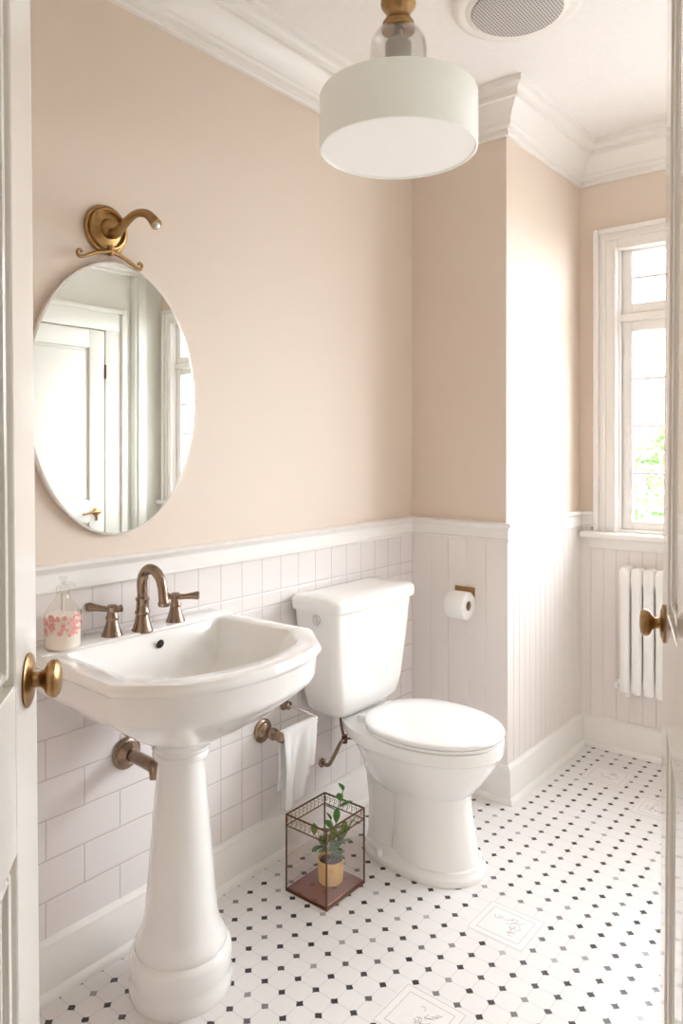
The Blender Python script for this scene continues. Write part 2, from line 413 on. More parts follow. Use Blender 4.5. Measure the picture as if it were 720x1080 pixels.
# closed door on the right wall (seen in the mirror)
d3 = thing('door_3', None, None, kind='structure')
bm = B()
def dy(y0, y1, z0, z1, x0, x1, bev=.003): box(bm, XR-x1, XR-x0, y0, y1, z0, z1, bev)
dy(1.98, 2.735, .005, 2.045, 0, .012)
for a, b_ in ((1.98, 2.085), (2.63, 2.735)): dy(a, b_, .005, 2.045, .012, .030)
for a, b_ in ((.005, .22), (.82, .96), (1.93, 2.045)): dy(2.085, 2.63, a, b_, .012, .030)
for a, b_ in ((.22, .82), (.96, 1.93)): dy(2.105, 2.61, a+.02, b_-.02, .012, .020, .006)
ob('door_slab', bm, CREAMW, d3)
bm = B(); dy(1.86, 1.97, 0, 2.17, 0, .028); dy(2.745, 2.86, 0, 2.17, 0, .028); dy(1.86, 2.86, 2.055, 2.17, 0, .030); dy(1.84, 2.88, 2.17, 2.20, 0, .05)
dy(2.86, 2.90, 0, 2.2, 0, .045); dy(2.955, 3.05, .0, 2.44, 0, .05, .008); dy(2.975, 3.03, .2, 2.40, .05, .062, .006)
ob('door_casing', bm, CREAMW, d3)
bm = B(); lathe(bm, [(.0001, 0), (.026, 0), (.024, -.008), (.009, -.012), (.009, -.045), (.0001, -.045)], (XR-.03, 2.675, .885), 'X', 20)
tube(bm, [(XR-.07, 2.675, .885), (XR-.074, 2.64, .888), (XR-.07, 2.58, .880), (XR-.068, 2.56, .878)], [.009, .008, .007, .008], 10, 5); tube(bm, [(XR-.036, 2.675, .83), (XR-.036, 2.675, .86)], .007, 8)
ob('door_handle', bm, BRASS, d3)
for z in (.3, 1.74):
    bm = B(); lathe(bm, [(.0001, 0), (.006, 0), (.006, .09), (.0001, .09)], (XR-.033, 2.741, z), 'Z', 10); ob('hinge', bm, DARKM, d3)

# ------------------------------------------------------------------ floor inlays with etched flowers
def inlay(x0, x1, y0, y1, seed):
    rnd = random.Random(seed)
    bm = B(); box(bm, x0, x1, y0, y1, 0, .0006); o = ob('inlay_tile', bm, TILEW, bpy.data.objects['floor'], False)
    bm = B(); z = .0009
    for m in (.004, .022):
        for (a, b_, c, d) in ((x0+m, x1-m, y0+m, y0+m+.0012), (x0+m, x1-m, y1-m-.0012, y1-m), (x0+m, x0+m+.0012, y0+m, y1-m), (x1-m-.0012, x1-m, y0+m, y1-m)):
            box(bm, a, b_, c, d, .0002, z)
    cx, cy = (x0+x1)/2, (y0+y1)/2
    for k in range(7):
        ax, ay = cx+rnd.uniform(-.035, .035), cy+rnd.uniform(-.03, .03); a0 = rnd.uniform(0, 6.28); r = rnd.uniform(.004, .011)
        tube(bm, [(ax+r*(1+.25*math.sin(5*t))*math.cos(a0+t), ay+r*(1+.25*math.sin(5*t))*math.sin(a0+t), .0007) for t in [i*.45 for i in range(rnd.randint(7, 14))]], .0006, 4)
    for k in range(4):
        ax, ay = cx+rnd.uniform(-.04, .02), cy+rnd.uniform(-.035, .02)
        tube(bm, [(ax, ay, .0007), (ax+.012, ay+.006, .0007), (ax+.02, ay+.018, .0007)], .0006, 4, 4)
    ob('inlay_etching', bm, ETCH, o, False)
inlay(.658, .825, 1.762, 1.915, 1); inlay(.655, .822, 1.34, 1.492, 2); inlay(.555, .722, 2.85, 3.005, 3); inlay(.795, .96, 2.69, 2.835, 4)

# ------------------------------------------------------------------ ceiling vent
v = thing('ceiling_vent', 'round white ceiling vent with a grey perforated grille', 'vent', (.695, 2.003, ZC))
bm = B(); lathe(bm, [(.13, -.002), (.186, -.002), (.188, -.010), (.182, -.018), (.165, -.022), (.150, -.020), (.142, -.026), (.132, -.027), (.130, -.012)], segs=64)
bm.faces.ensure_lookup_table()
ob('rim', bm, WHITE, v)
bm = B(); lathe(bm, [(.0001, -.0275), (.131, -.0275), (.131, -.03), (.0001, -.030)], segs=64); ob('grille', bm, GRILLE, v, False)

# ------------------------------------------------------------------ pendant light
p = thing('pendant_light', 'white drum shade pendant light with glass dome and turned brass stem', 'ceiling light', (.574, 1.568, 0))
bm = B(); lathe(bm, [(.0001, ZC), (.058, ZC), (.060, ZC-.01), (.050, ZC-.02), (.018, ZC-.03), (.014, 2.50), (.022, 2.488), (.036, 2.478), (.043, 2.466), (.045, 2.452), (.043, 2.446), (.046, 2.442), (.044, 2.434), (.036, 2.424), (.030, 2.414),
    (.030, 2.406), (.036, 2.398), (.041, 2.390), (.039, 2.384), (.043, 2.380), (.043, 2.372), (.0001, 2.370)], segs=40); ob('stem', bm, WOODB, p)
bm = B(); lathe(bm, [(.040, 2.374), (.058, 2.366), (.070, 2.347), (.074, 2.320), (.0745, 2.205), (.0715, 2.205), (.071, 2.32), (.067, 2.345), (.056, 2.362), (.040, 2.370)], segs=48)
GL = clear_glass('seeded_glass', (.93, .92, .91), base=.10); ob('glass_dome', bm, GL, p)
bm = B(); lathe(bm, [(.0001, 2.372), (.010, 2.372), (.010, 2.350), (.028, 2.346), (.034, 2.338), (.034, 2.210), (.0001, 2.210)], segs=32); ob('socket', bm, GREYS, p)
bm = B(); R = .2025
lathe(bm, [(.02, 2.203), (R-.006, 2.203), (R-.0015, 2.2015), (R, 2.198), (R, 2.068), (R-.001, 2.0625), (R-.004, 2.061), (R-.007, 2.063), (R-.007, 2.19), (.02, 2.195)], segs=96); ob('shade', bm, SHADE, p)
bm = B(); lathe(bm, [(.0001, 2.0645), (R-.03, 2.0645), (R-.009, 2.066), (R-.0075, 2.072), (.0001, 2.074)], segs=96); ob('diffuser', bm, DIFF, p)

# ------------------------------------------------------------------ mirror and hook
MY, MZ, MA, MB_ = 1.112, 1.424, .249, .350
mr = thing('oval_mirror', 'oval wall mirror with thin pale rim and scrolled brass crest', 'mirror', (0, MY, MZ))
def oval(bm, prof, seg=96):
    loft(bm, [[(x, (MA+d)*math.cos(2*PI*k/seg), (MB_+d)*math.sin(2*PI*k/seg)) for k in range(seg)] for d, x in prof]); return bm
bm = B(); oval(bm, [(-.02, .002), (0, .002), (.0, .0165), (-.0015, .0185), (-.005, .0190), (-.0055, .0175), (-.02, .0175)]); ob('frame', bm, mat('pale_rim', (.85, .83, .80), .2, metal=.5), mr, True, 30)
bm = B(); oval(bm, [(-.0055, .0165), (-.0055, .0182)]); ob('mirror_glass', bm, MIRROR, mr, False)
bm = B()
def crest_pt(y, z): return (.024, y-MY, z-MZ)
for s in (1, -1):
    c0 = 1.085
    pts = [(c0, 1.797), (c0+s*.018, 1.792), (c0+s*.040, 1.786), (c0+s*.062, 1.776), (c0+s*.078, 1.768), (c0+s*.090, 1.768), (c0+s*.094, 1.777), (c0+s*.088, 1.783), (c0+s*.082, 1.779)]
    tube(bm, [crest_pt(*q) for q in pts], [.006, .0055, .005, .005, .0045, .0045, .004, .004, .0045], 10, 5)
    tube(bm, [crest_pt(*q) for q in [(c0, 1.805), (c0+s*.012, 1.797), (c0+s*.024, 1.796), (c0+s*.032, 1.790)]], [.004, .0035, .003, .003], 8, 5)
tube(bm, [crest_pt(1.085, 1.785), crest_pt(1.085, 1.812)], [.006, .007], 10); ob('crest', bm, BRASS, mr)

hk = thing('wall_hook', 'brass arm hook on round plate above the oval mirror', 'hook', (0, 1.084, 1.854))
bm = B(); lathe(bm, [(.0001, .0005), (.060, .0005), (.0625, .003), (.0625, .007), (.060, .010), (.056, .0105), (.0545, .009), (.054, .015), (.052, .019), (.048, .020), (.0455, .017), (.045, .012), (.043, .012), (.034, .017), (.026, .019), (.0245, .023), (.022, .030), (.017, .034), (.0001, .036)], axis='X', segs=64); ob('back_plate', bm, BRASS, hk)
bm = B(); tube(bm, [(.02, 0, -.010), (.045, 0, -.016), (.075, 0, -.004), (.105, 0, .010), (.135, 0, .016), (.170, 0, .009), (.195, 0, -.008), (.212, 0, -.026)], [.015, .013, .011, .0100, .0095, .0105, .012, .014], 16, 6)
ob('arm', bm, BRASS, hk)
bm = B(); lathe(bm, [(.0001, 0), (.009, 0), (.010, .004), (.006, .007), (.0001, .008)], (.210, 0, -.0255), 'X', 16); ob('tip_cap', bm, CHROME, hk)

# ------------------------------------------------------------------ pedestal sink
SY = 1.143
sk = thing('pedestal_sink', 'white ceramic pedestal sink below the oval mirror', 'sink', (0, SY, 0))
def poly_ring(poly, cx, z, n=160, sm=2):
    """sample a symmetric outline by angle around (cx,0)"""
    full = [Vector(q) for q in poly]+[Vector((x, -y)) for x, y in reversed(poly) if abs(y) > 1e-6]
    out = []
    m = len(full)
    for k in range(n):
        a = 2*PI*k/n; d = Vector((math.cos(a), math.sin(a))); best = None
        for i in range(m):
            p0 = full[i]-Vector((cx, 0)); e = full[(i+1) % m]-full[i]
            den = d.x*e.y-d.y*e.x
            if abs(den) < 1e-12: continue
            t = (p0.x*e.y-p0.y*e.x)/den; u = (p0.x*d.y-p0.y*d.x)/den
            if t > 0 and -1e-9 <= u <= 1+1e-9 and (best is None or t > best): best = t
        out.append(best)
    for _ in range(sm): out = [(out[i-1]+2*out[i]+out[(i+1) % n])/4 for i in range(n)]
    return [(cx+r*math.cos(2*PI*k/n), r*math.sin(2*PI*k/n), z) for k, r in enumerate(out)]
def shrink(poly, d, cx=.24):
    r = []
    for x, y in poly:
        v = Vector((x-cx, y)); l = v.length; v = v*(l-d)/l; r.append((max(.002, v.x+cx), v.y))
    return r
OUT = [(.548, 0), (.544, .06), (.533, .12), (.515, .175), (.497, .212), (.395, .300), (.38, .303), (.05, .290), (.004, .288)]
INN = [(.487, 0), (.483, .06), (.472, .115), (.455, .160), (.437, .190), (.365, .244), (.35, .246), (.105, .232)]
INN2 = [(.470, 0), (.466, .06), (.455, .11), (.438, .152), (.420, .182), (.350, .230), (.335, .232), (.118, .218)]
def sc(poly, f, cx=.25, k=0): return [(cx+(x-cx)*f, y*f) for x, y in poly]
N = 200; cx = .25
bm = B()
rings = [
    [(.23+.064*math.cos(2*PI*k/N), .064*math.sin(2*PI*k/N), .575) for k in range(N)],
    [(.23+.082*math.cos(2*PI*k/N), .082*math.sin(2*PI*k/N), .600) for k in range(N)],
    poly_ring(sc(OUT, .45), cx, .634, N, 12), poly_ring(sc(OUT, .62), cx, .666, N, 8),
    poly_ring(sc(OUT, .78), cx, .701, N, 4), poly_ring(sc(OUT, .88), cx, .724, N, 2), poly_ring(sc(OUT, .935), cx, .740, N, 1), poly_ring(sc(OUT, .947), cx, .749, N, 1),
    poly_ring(sc(OUT, .953), cx, .757, N, 1), poly_ring(sc(OUT, .966), cx, .796, N, 1), poly_ring(sc(OUT, .972), cx, .800, N, 1), poly_ring(sc(OUT, .990), cx, .804, N, 1), poly_ring(sc(OUT, .998), cx, .807, N, 1),
    poly_ring(sc(OUT, 1.001), cx, .811, N, 1), poly_ring(sc(OUT, .998), cx, .8155, N, 1), poly_ring(sc(OUT, .988), cx, .818, N, 1), poly_ring(sc(OUT, .984), cx, .822, N, 1), poly_ring(sc(OUT, .977), cx, .8268, N, 1),
    poly_ring(sc(OUT, .960), cx, .828, N, 1), poly_ring(sc(OUT, .930), cx, .828, N, 1),
    poly_ring(sc(INN, 1.012), cx, .827, N, 1), poly_ring(INN, cx, .825, N, 1), poly_ring(sc(INN, .988), cx, .818, N, 1),
    poly_ring(sc(INN2, .985), cx, .790, N, 1), poly_ring(sc(INN2, .94), cx, .745, N, 1), poly_ring(sc(INN2, .88), cx, .722, N, 2), poly_ring(sc(INN2, .70), cx, .703, N, 4),
    poly_ring(sc(INN2, .3), cx, .694, N, 10), poly_ring(sc(INN2, .08), cx, .692, N, 20)]
for r in rings:
    for i, q in enumerate(r):
        if q[0] < .0125: r[i] = (.0125, q[1], q[2])
loft(bm, rings); ob('basin', bm, CERAM, sk, True, 50)
bm = B(); box(bm, .0125, .094, -.283, .283, .822, .832, .004, 3); ob('tap_ledge', bm, CERAM, sk)
bm = B()
prof = [(.121, 0), (.123, .006), (.123, .030), (.119, .038), (.121, .050), (.121, .090), (.117, .098), (.108, .104), (.110, .110), (.109, .120), (.099, .136), (.092, .155), (.087, .180), (.080, .25), (.072, .35), (.064, .45), (.058, .520), (.055, .545),
        (.056, .552), (.066, .556), (.068, .563), (.064, .570), (.070, .578), (.070, .586)]
lathe(bm, prof, (.23, 0, 0), segs=72); ob('pedestal', bm, CERAM, sk, True, 50)
bm = B(); lathe(bm, [(.0001, .003), (.009, .003), (.011, .0015), (.0115, 0), (.0001, -.002)], (.1215, 0.02, .800), 'X', 24, Matrix.Rotation(math.radians(10), 4, 'Y')); ob('overflow_hole', bm, BLACK, sk)
bm = B(); lathe(bm, [(.0001, 0), (.028, 0), (.028, .004), (.020, .005), (.018, .002), (.0001, .002)], (.25, 0, .6935), segs=32); ob('drain', bm, BRONZE, sk)
# spout
bm = B()
lathe(bm, [(.0001, .828), (.027, .828), (.027, .834), (.023, .842), (.019, .858), (.0165, .872), (.019, .876), (.019, .880), (.016, .885), (.0150, .905), (.0175, .910), (.0175, .914), (.0130, .918), (.0125, .95), (.0001, .952)], (.075, 0, 0), segs=32)
tube(bm, [(.075, 0, .93), (.074, 0, .955), (.082, 0, .976), (.102, 0, .990), (.128, 0, .988), (.148, 0, .972), (.157, 0, .950), (.161, 0, .926), (.163, 0, .912)], [.0135, .0135, .0135, .0135, .0130, .0125, .012, .012, .013], 18, 6)
lathe(bm, [(.0001, .904), (.012, .904), (.0145, .908), (.0145, .914), (.0001, .916)], (.163, 0, 0), segs=20)
ob('spout', bm, BRONZE, sk)
for hy, ang in ((-.080, math.radians(215)), (.115, math.radians(38))):
    hx = .062
    bm = B(); lathe(bm, [(.0001, .828), (.026, .828), (.026, .833), (.022, .842), (.017, .858), (.014, .870), (.016, .874), (.016, .878), (.0135, .882), (.012, .890), (.015, .895), (.015, .903), (.010, .908), (.0001, .909)], (hx, hy, 0), segs=28)
    h = ob('tap_handle', bm, BRONZE, sk)
    c, s = math.cos(ang), math.sin(ang)
    bm = B(); tube(bm, [(hx-c*.024, hy-s*.024, .900), (hx-c*.015, hy-s*.015, .898), (hx, hy, .897), (hx+c*.025, hy+s*.025, .898), (hx+c*.045, hy+s*.045, .9), (hx+c*.058, hy+s*.058, .901), (hx+c*.064, hy+s*.064, .901)], [.0095, .008, .0075, .007, .0090, .0115, .0100], 14, 4)
    ob('lever', bm, BRONZE, h)

# waste pipe and its wall flange
dp = thing('waste_pipe', 'bronze waste pipe from the wall flange to the sink pedestal', 'pipe', (.009, 1.139, .503))
bm = B(); lathe(bm, [(.0001, .001), (.041, .001), (.042, .005), (.038, .010), (.033, .012), (.031, .018), (.025, .022), (.020, .030), (.0001, .031)], axis='X', segs=40); ob('wall_flange', bm, BRONZE, dp)
bm = B(); tube(bm, [(.01, 0, 0), (.06, 0, -.001), (.11, 0, -.004), (.125, 0, -.010), (.130, 0, -.030)], [.0165, .0165, .0165, .0175, .0175], 18, 4); ob('pipe', bm, BRONZE, dp)

# ------------------------------------------------------------------ soap bottle
sb = thing('soap_bottle', 'clear soap bottle with a pink floral print beside the taps', 'soap bottle', (.072, .925, .832))
bm = B(); lathe(bm, [(.0001, 0), (.036, 0), (.0405, .004), (.041, .010), (.041, .078), (.039, .086), (.030, .100), (.020, .112), (.015, .120), (.015, .130), (.0001, .130)], segs=40); ob('bottle_glass', bm, clear_glass('bottle_glass', (.97, .95, .93)), sb)
bm = B(); lathe(bm, [(.0001, .002), (.035, .002), (.0385, .006), (.0388, .078), (.0001, .079)], segs=36); ob('lotion', bm, CREAM, sb)
bm = B(); rnd = random.Random(5)
for k in range(80):
    a = rnd.uniform(-2.4, 1.4); z = rnd.uniform(.036, .082); r = rnd.uniform(.0025, .0055)
    cpt = []
    n = rnd.choice((5, 6, 7))
    vs = []
    for j in range(18):
        t = 2*PI*j/18; q = r*(1+.3*math.cos(n*t)); aa = a+q*math.cos(t)/.0413
        vs.append(bm.verts.new((.0414*math.cos(aa), .0414*math.sin(aa), z+q*math.sin(t))))
    bm.faces.new(vs)
ob('flower_print', bm, PINK, sb, False)
bm = B(); lathe(bm, [(.0001, .128), (.014, .128), (.016, .131), (.016, .142), (.012, .146), (.006, .147), (.005, .158), (.009, .160), (.009, .166), (.0001, .167)], segs=24)
tube(bm, [(0, 0, .150), (.012, .008, .151), (.022, .014, .149), (.025, .016, .144)], [.0045, .004, .0035, .003], 10, 4); ob('pump', bm, clear_glass('pump_plastic', (.95, .95, .94)), sb)
bm = B(); tube(bm, [(0, 0, .128), (.002, 0, .03)], .0022, 8); ob('pump_tube', bm, WHITE, sb)

# ------------------------------------------------------------------ toilet
TY = 1.98
t = thing('toilet', 'white two-piece toilet with lid closed against the tiled wall', 'toilet', (0, TY, 0))
def egg(xb, xm, xf, hw, hwb, z, n=72, e=.5):
    r = []
    for k in range(n):
        a = 2*PI*k/n; c, s = math.cos(a), math.sin(a)
        if c >= 0: r.append((xm+(xf-xm)*c, hw*s, z))
        else:
            u = abs(c)**e; w = hw+(hwb-hw)*(abs(c)**1.2)
            r.append((xm-(xm-xb)*u, math.copysign(w*abs(s)**e, s) if abs(s) > 1e-9 else 0, z))
    return r
bm = B()
loft(bm, [egg(.19, .43, .592, .130, .105, 0), egg(.19, .43, .594, .131, .106, .006), egg(.19, .43, .594, .131, .106, .016), egg(.192, .43, .588, .127, .104, .022), egg(.195, .43, .584, .124, .10, .026), egg(.2, .43, .580, .121, .10, .036), egg(.21, .42, .55, .10, .09, .045)])
loft(bm, [egg(.30, .42, .574, .119, .085, .034), egg(.30, .42, .568, .115, .085, .06), egg(.305, .42, .558, .108, .08, .12), egg(.31, .42, .547, .100, .08, .19), egg(.31, .42, .545, .100, .08, .24), egg(.31, .42, .555, .106, .08, .275), egg(.30, .42, .56, .10, .08, .32)])
loft(bm, [egg(.20, .33, .46, .090, .088, .030), egg(.20, .33, .46, .080, .078, .06), egg(.20, .32, .46, .072, .070, .15), egg(.19, .32, .46, .074, .074, .24), egg(.17, .30, .46, .085, .085, .32), egg(.14, .30, .46, .098, .088, .37)])
loft(bm, [egg(.24, .40, .52, .085, .07, .215), egg(.20, .40, .555, .110, .085, .245), egg(.19, .40, .588, .138, .090, .285), egg(.165, .40, .618, .160, .093, .325), egg(.14, .40, .636, .174, .097, .355), egg(.12, .40, .643, .180, .10, .372),
          egg(.11, .40, .649, .184, .105, .376), egg(.10, .40, .651, .186, .105, .398), egg(.095, .40, .650, .184, .104, .410), egg(.10, .40, .640, .176, .10, .412)])
ob('bowl', bm, CERAM, t, True, 40)
bm = B(); loft(bm, [egg(.215, .41, .638, .172, .106, .4115), egg(.217, .41, .636, .174, .108, .4135), egg(.212, .41, .645, .182, .113, .4145), egg(.212, .41, .646, .183, .113, .4225), egg(.217, .41, .636, .174, .108, .4240)]); ob('seat', bm, SEATM, t, True, 35)
bm = B(); loft(bm, [egg(.217, .41, .636, .172, .105, .4240), egg(.217, .41, .636, .172, .105, .4265), egg(.209, .41, .649, .186, .113, .4272), egg(.208, .41, .651, .188, .114, .434), egg(.210, .41, .648, .185, .112, .439), egg(.217, .41, .638, .176, .106, .4425), egg(.27, .41, .55, .12, .08, .445), egg(.35, .41, .46, .04, .03, .4455)]); ob('seat_lid', bm, SEATM, t, True, 35)
for s in (1, -1):
    bm = B(); box(bm, .188, .222, s*.075-.018, s*.075+.018, .404, .432, .008, 3); ob('seat_hinge', bm, SEATM, t)
def rrect(x0, x1, hy, z, r, n=8, bow=0):
    pts = []
    for cxx, cyy, a0 in ((x1-r, hy-r, 0), (x0+r, hy-r, 90), (x0+r, -hy+r, 180), (x1-r, -hy+r, 270)):
        for k in range(n+1):
            a = math.radians(a0+90*k/n); x = cxx+r*math.cos(a); y = cyy+r*math.sin(a); pts.append([x, y, z])
    if bow:
        for q in pts:
            if q[0] > (x0+x1)/2: q[0] += bow*(1-(q[1]/hy)**2)
    # subdivide long front edge
    out = []
    for i, q in enumerate(pts):
        out.append(tuple(q)); w = pts[(i+1) % len(pts)]
        if abs(w[1]-q[1]) > .08:
            for k in range(1, 10):
                f = k/10; y = q[1]+(w[1]-q[1])*f; x = q[0]+(w[0]-q[0])*f
                if q[0] > (x0+x1)/2 and bow: x = x1+bow*(1-(y/hy)**2)
                out.append((x, y, z))
    return out
bm = B(); loft(bm, [rrect(.05, .145, .12, .414, .03, bow=.004), rrect(.035, .165, .155, .430, .035, bow=.006), rrect(.027, .178, .172, .452, .035, bow=.008), rrect(.024, .186, .183, .50, .032, bow=.010), rrect(.022, .193, .200, .62, .030, bow=.010), rrect(.02, .200, .217, .765, .028, bow=.010), rrect(.02, .200, .218, .778, .028, bow=.010)])
ob('tank', bm, CERAM, t, True, 50)
bm = B(); loft(bm, [rrect(.018, .203, .220, .775, .03, bow=.010), rrect(.014, .211, .230, .778, .034, bow=.011), rrect(.013, .213, .232, .785, .034, bow=.011), rrect(.013, .213, .232, .808, .034, bow=.011), rrect(.016, .209, .228, .816, .034, bow=.011), rrect(.024, .198, .218, .8215, .034, bow=.010), rrect(.06, .15, .15, .824, .034, bow=.006)])
ob('tank_lid', bm, CERAM, t, True, 50)
bm = B(); lathe(bm, [(.0001, 0), (.016, 0), (.017, -.003), (.014, -.006), (.010, -.0065), (.009, -.010), (.0001, -.0105)], (.125, -.2155, .752), 'Y', 28); ob('flush_button', bm, CHROME, t)
for q in ((.30, -.118),):
    bm = B(); lathe(bm, [(.0001, .026), (.013, .026), (.013, .038), (.009, .045), (.0001, .047)], (q[0], q[1], 0), segs=16); ob('bolt_cap', bm, CERAM, t)

sp_ = thing('water_supply_line', 'bronze water supply line with small valve behind the toilet', 'pipe', (.009, 1.925, .215))
bm = B(); lathe(bm, [(.0001, .001), (.016, .001), (.016, .004), (.009, .008), (.0001, .009)], axis='X', segs=20); ob('wall_flange', bm, BRONZE, sp_)
bm = B(); tube(bm, [(0, 0, 0), (.03, .0, .0), (.04, .02, .03), (.037, .055, .058), (.036, .078, .066)], .0065, 12, 5)
tube(bm, [(.036, .080, .062), (.034, .070, .10), (.034, .062, .14), (.045, .050, .19), (.062, .02, .225)], .0060, 12, 5); ob('pipe', bm, BRONZE, sp_)
bm = B(); lathe(bm, [(.0001, -.014), (.010, -.014), (.011, 0), (.010, .014), (.0001, .014)], (.036, .080, .066), 'Z', 16); tube(bm, [(.036, .080, .066), (.055, .102, .066)], .0035, 8); tube(bm, [(.052, .098, .066), (.062, .110, .066)], .007, 10, flat=.6); ob('valve', bm, DARKM, sp_)

# ------------------------------------------------------------------ towel rail and towel
th_ = thing('towel_rail', 'small bronze towel rail with two wall mounts left of the toilet', 'towel rail', (.009, 1.637, .412))
bm = B(); lathe(bm, [(.0001, .001), (.036, .001), (.037, .005), (.032, .009), (.027, .010), (.026, .016), (.019, .020), (.015, .026), (.0001, .027)], axis='X', segs=36); ob('wall_mount', bm, BRONZE, th_)
bm = B(); lathe(bm, [(.0001, .02), (.014, .02), (.012, .030), (.016, .036), (.019, .046), (.018, .056), (.013, .062), (.013, .070), (.018, .075), (.018, .092), (.012, .097), (.0001, .098)], axis='X', segs=24); ob('post', bm, BRONZE, th_)
bm = B(); lathe(bm, [(.0001, .001), (.018, .001), (.019, .004), (.014, .008), (.011, .014), (.013, .017), (.013, .024), (.006, .028), (.0001, .028)], (0, .099, .055), 'X', 28); ob('wall_mount', bm, BRONZE, th_)
bm = B(); tube(bm, [(.02, .099, .055), (.06, .100, .054), (.095, .103, .050), (.118, .112, .042), (.126, .116, .030), (.122, .112, .018), (.112, .09, .010), (.098, .05, .005), (.085, .0, .002)], .0048, 12, 6); ob('rod', bm, CHROME, th_)

def towel():
    bm = B(); U = 26; prof = []
    # bar line
    a = Vector((.096, 1.632, .420)); b = Vector((.128, 1.750, .440))
    rows = []
    V = []
    for k in range(16): V.append(('f', k/15))
    n = U+1
    def pt(u, s):
        """s<0 back side length, s>0 front"""
        P = a.lerp(b, u); 
        out = .011
        L = abs(s)
        fold = .008*math.sin(u*9+1.0)*min(1, L/.1)+.004*math.sin(u*21+L*14)*min(1, L/.08)
        if s >= 0:
            base = P+Vector((out, 0, 0)); nar = .16*L/.2
            y = u-.5
            q = base+Vector((fold+.006*(L/.2), -y*.107*nar*1.0-.012*L/.2, -L))
            return q
        base = P+Vector((-out, 0, 0)); nar = 0
        return base+Vector((fold*.5-.008*(L/.2), .0, -L))
    lens = lambda u: (.215+.012*math.sin(u*5+.5) if u < .62 else .215-.09*min(1, (u-.62)/.12))
    grid = []
    for i in range(n):
        u = i/U; col = []
        Lf = lens(u); Lb = .17+.01*math.cos(u*6)
        for k in range(14): col.append(pt(u, -Lb*(1-k/14)))
        P = a.lerp(b, u)
        for k in range(0, 9):
            th = PI-PI*k/8; col.append(P+Vector((math.cos(th)*.011, 0, math.sin(th)*.010)))
        for k in range(1, 19): col.append(pt(u, Lf*k/18))
        grid.append([bm.verts.new(q) for q in col])
    for i in range(n-1):
        for k in range(len(grid[0])-1): bm.faces.new((grid[i][k], grid[i+1][k], grid[i+1][k+1], grid[i][k+1]))
    o = ob('hand_towel', bm, TOWEL, None, True, 80)
    m = o.modifiers.new('thick', 'SOLIDIFY'); m.thickness = .006; m.offset = 0
    m = o.modifiers.new('soft', 'SUBSURF'); m.levels = 1; m.render_levels = 1
    tag(o, 'folded white terry hand towel hanging over the bronze rail', 'towel')
towel()

# ------------------------------------------------------------------ toilet paper
hp = thing('paper_holder', 'bronze paper holder on the panelled alcove wall behind the roll', 'paper holder', (.262, YC-.010, .735))
bm = B(); box(bm, -.055, .030, -.006, -.0005, -.004, .032, .002); tube(bm, [(-.050, -.004, .012), (-.050, -.014, .010)], .006, 10); ob('wall_plate', bm, BRASS, hp)
bm = B(); tube(bm, [(-.050, -.010, .010), (-.050, -.056, .004), (-.050, -.056, -.028), (-.045, -.056, -.028), (.018, -.056, -.028)], .0035, 8, 0); ob('bar', bm, BRASS, hp)
rl = thing('toilet_roll', 'white toilet paper roll on the alcove wall holder', 'toilet roll', (.262, YC-.066, .707))
bm = B(); n = 56
def ring(r, x): return [(x, r*math.cos(2*PI*k/n), r*math.sin(2*PI*k/n)) for k in range(n)]
R0, R1 = .0515, .0185
loft(bm, [ring(R1, -.043), ring(R0-.003, -.043), ring(R0, -.040), ring(R0, .030), ring(R0-.003, .033), ring(R1, .033)], False, False)
ob('paper', bm, PAPER, rl, True, 50)
bm = B(); loft(bm, [ring(R1, -.043), ring(R1, .033), ring(R1-.0015, .033), ring(R1-.0015, -.043)], False, False)
bm2 = bm; ob('core', bm2, CARD, rl, True, 50)
bm = B(); loft(bm, [[(x, R0*math.cos(a), R0*math.sin(a)-dz) for x in (-.043, .033)] for a, dz in ((PI*1.05, 0), (PI*1.1, .0), (PI*1.1, .0))], False, False, False)
bm.free()

# ------------------------------------------------------------------ radiator
rd = thing('radiator', 'white column radiator on the wall under the window', 'radiator', (.62, 0, 0))
nsec = 11; pit = .0478
for k in range(nsec):
    bm = B(); x0 = k*pit
    xc = x0+pit/2
    for yy, w in ((3.115, .018), (3.16, .015)):
        # column tube of flattened section, top and bottom bulbs
        rings = []
        for z, rw, rd_ in ((.282, .012, .012), (.288, .0225, .018), (.330, .0238, .020), (.345, .0212, .018), (.40, .0208, .018), (.70, .0208, .018), (.725, .0212, .018), (.740, .0238, .020), (.778, .0236, .019), (.792, .020, .016), (.800, .011, .010)):
            rings.append([(xc+rw*math.copysign(abs(math.cos(2*PI*j/20))**.55, math.cos(2*PI*j/20)), yy+rd_*math.sin(2*PI*j/20), z) for j in range(20)])
        loft(bm, rings)
    box(bm, x0+.002, x0+pit-.002, 3.11, 3.165, .303, .333, .008, 2); box(bm, x0+.002, x0+pit-.002, 3.11, 3.165, .748, .785, .010, 2)
    for v_ in bm.verts: v_.co.x += 0
    ob('radiator_column', bm, RADM, rd, True, 50)
bm = B()
for x in (.035, nsec*pit-.035):
    box(bm, x-.012, x+.012, 3.12, 3.197, .262, .300, .005)
box(bm, .02, nsec*pit-.02, 3.150, 3.163, .36, .71)
tube(bm, [(-.012, 3.135, .318), (.01, 3.135, .318)], .012, 14)
ob('bracket', bm, RADM, rd)
bm = B(); tube(bm, [(-.014, 3.135, .318), (-.018, 3.135, .30), (-.016, 3.14, .29)], [.010, .010, .008], 12, 3); tube(bm, [(-.016, 3.14, .30), (-.016, 3.160, .30), (-.016, 3.197, .30)], .006, 10); ob('valve', bm, RADM, rd)

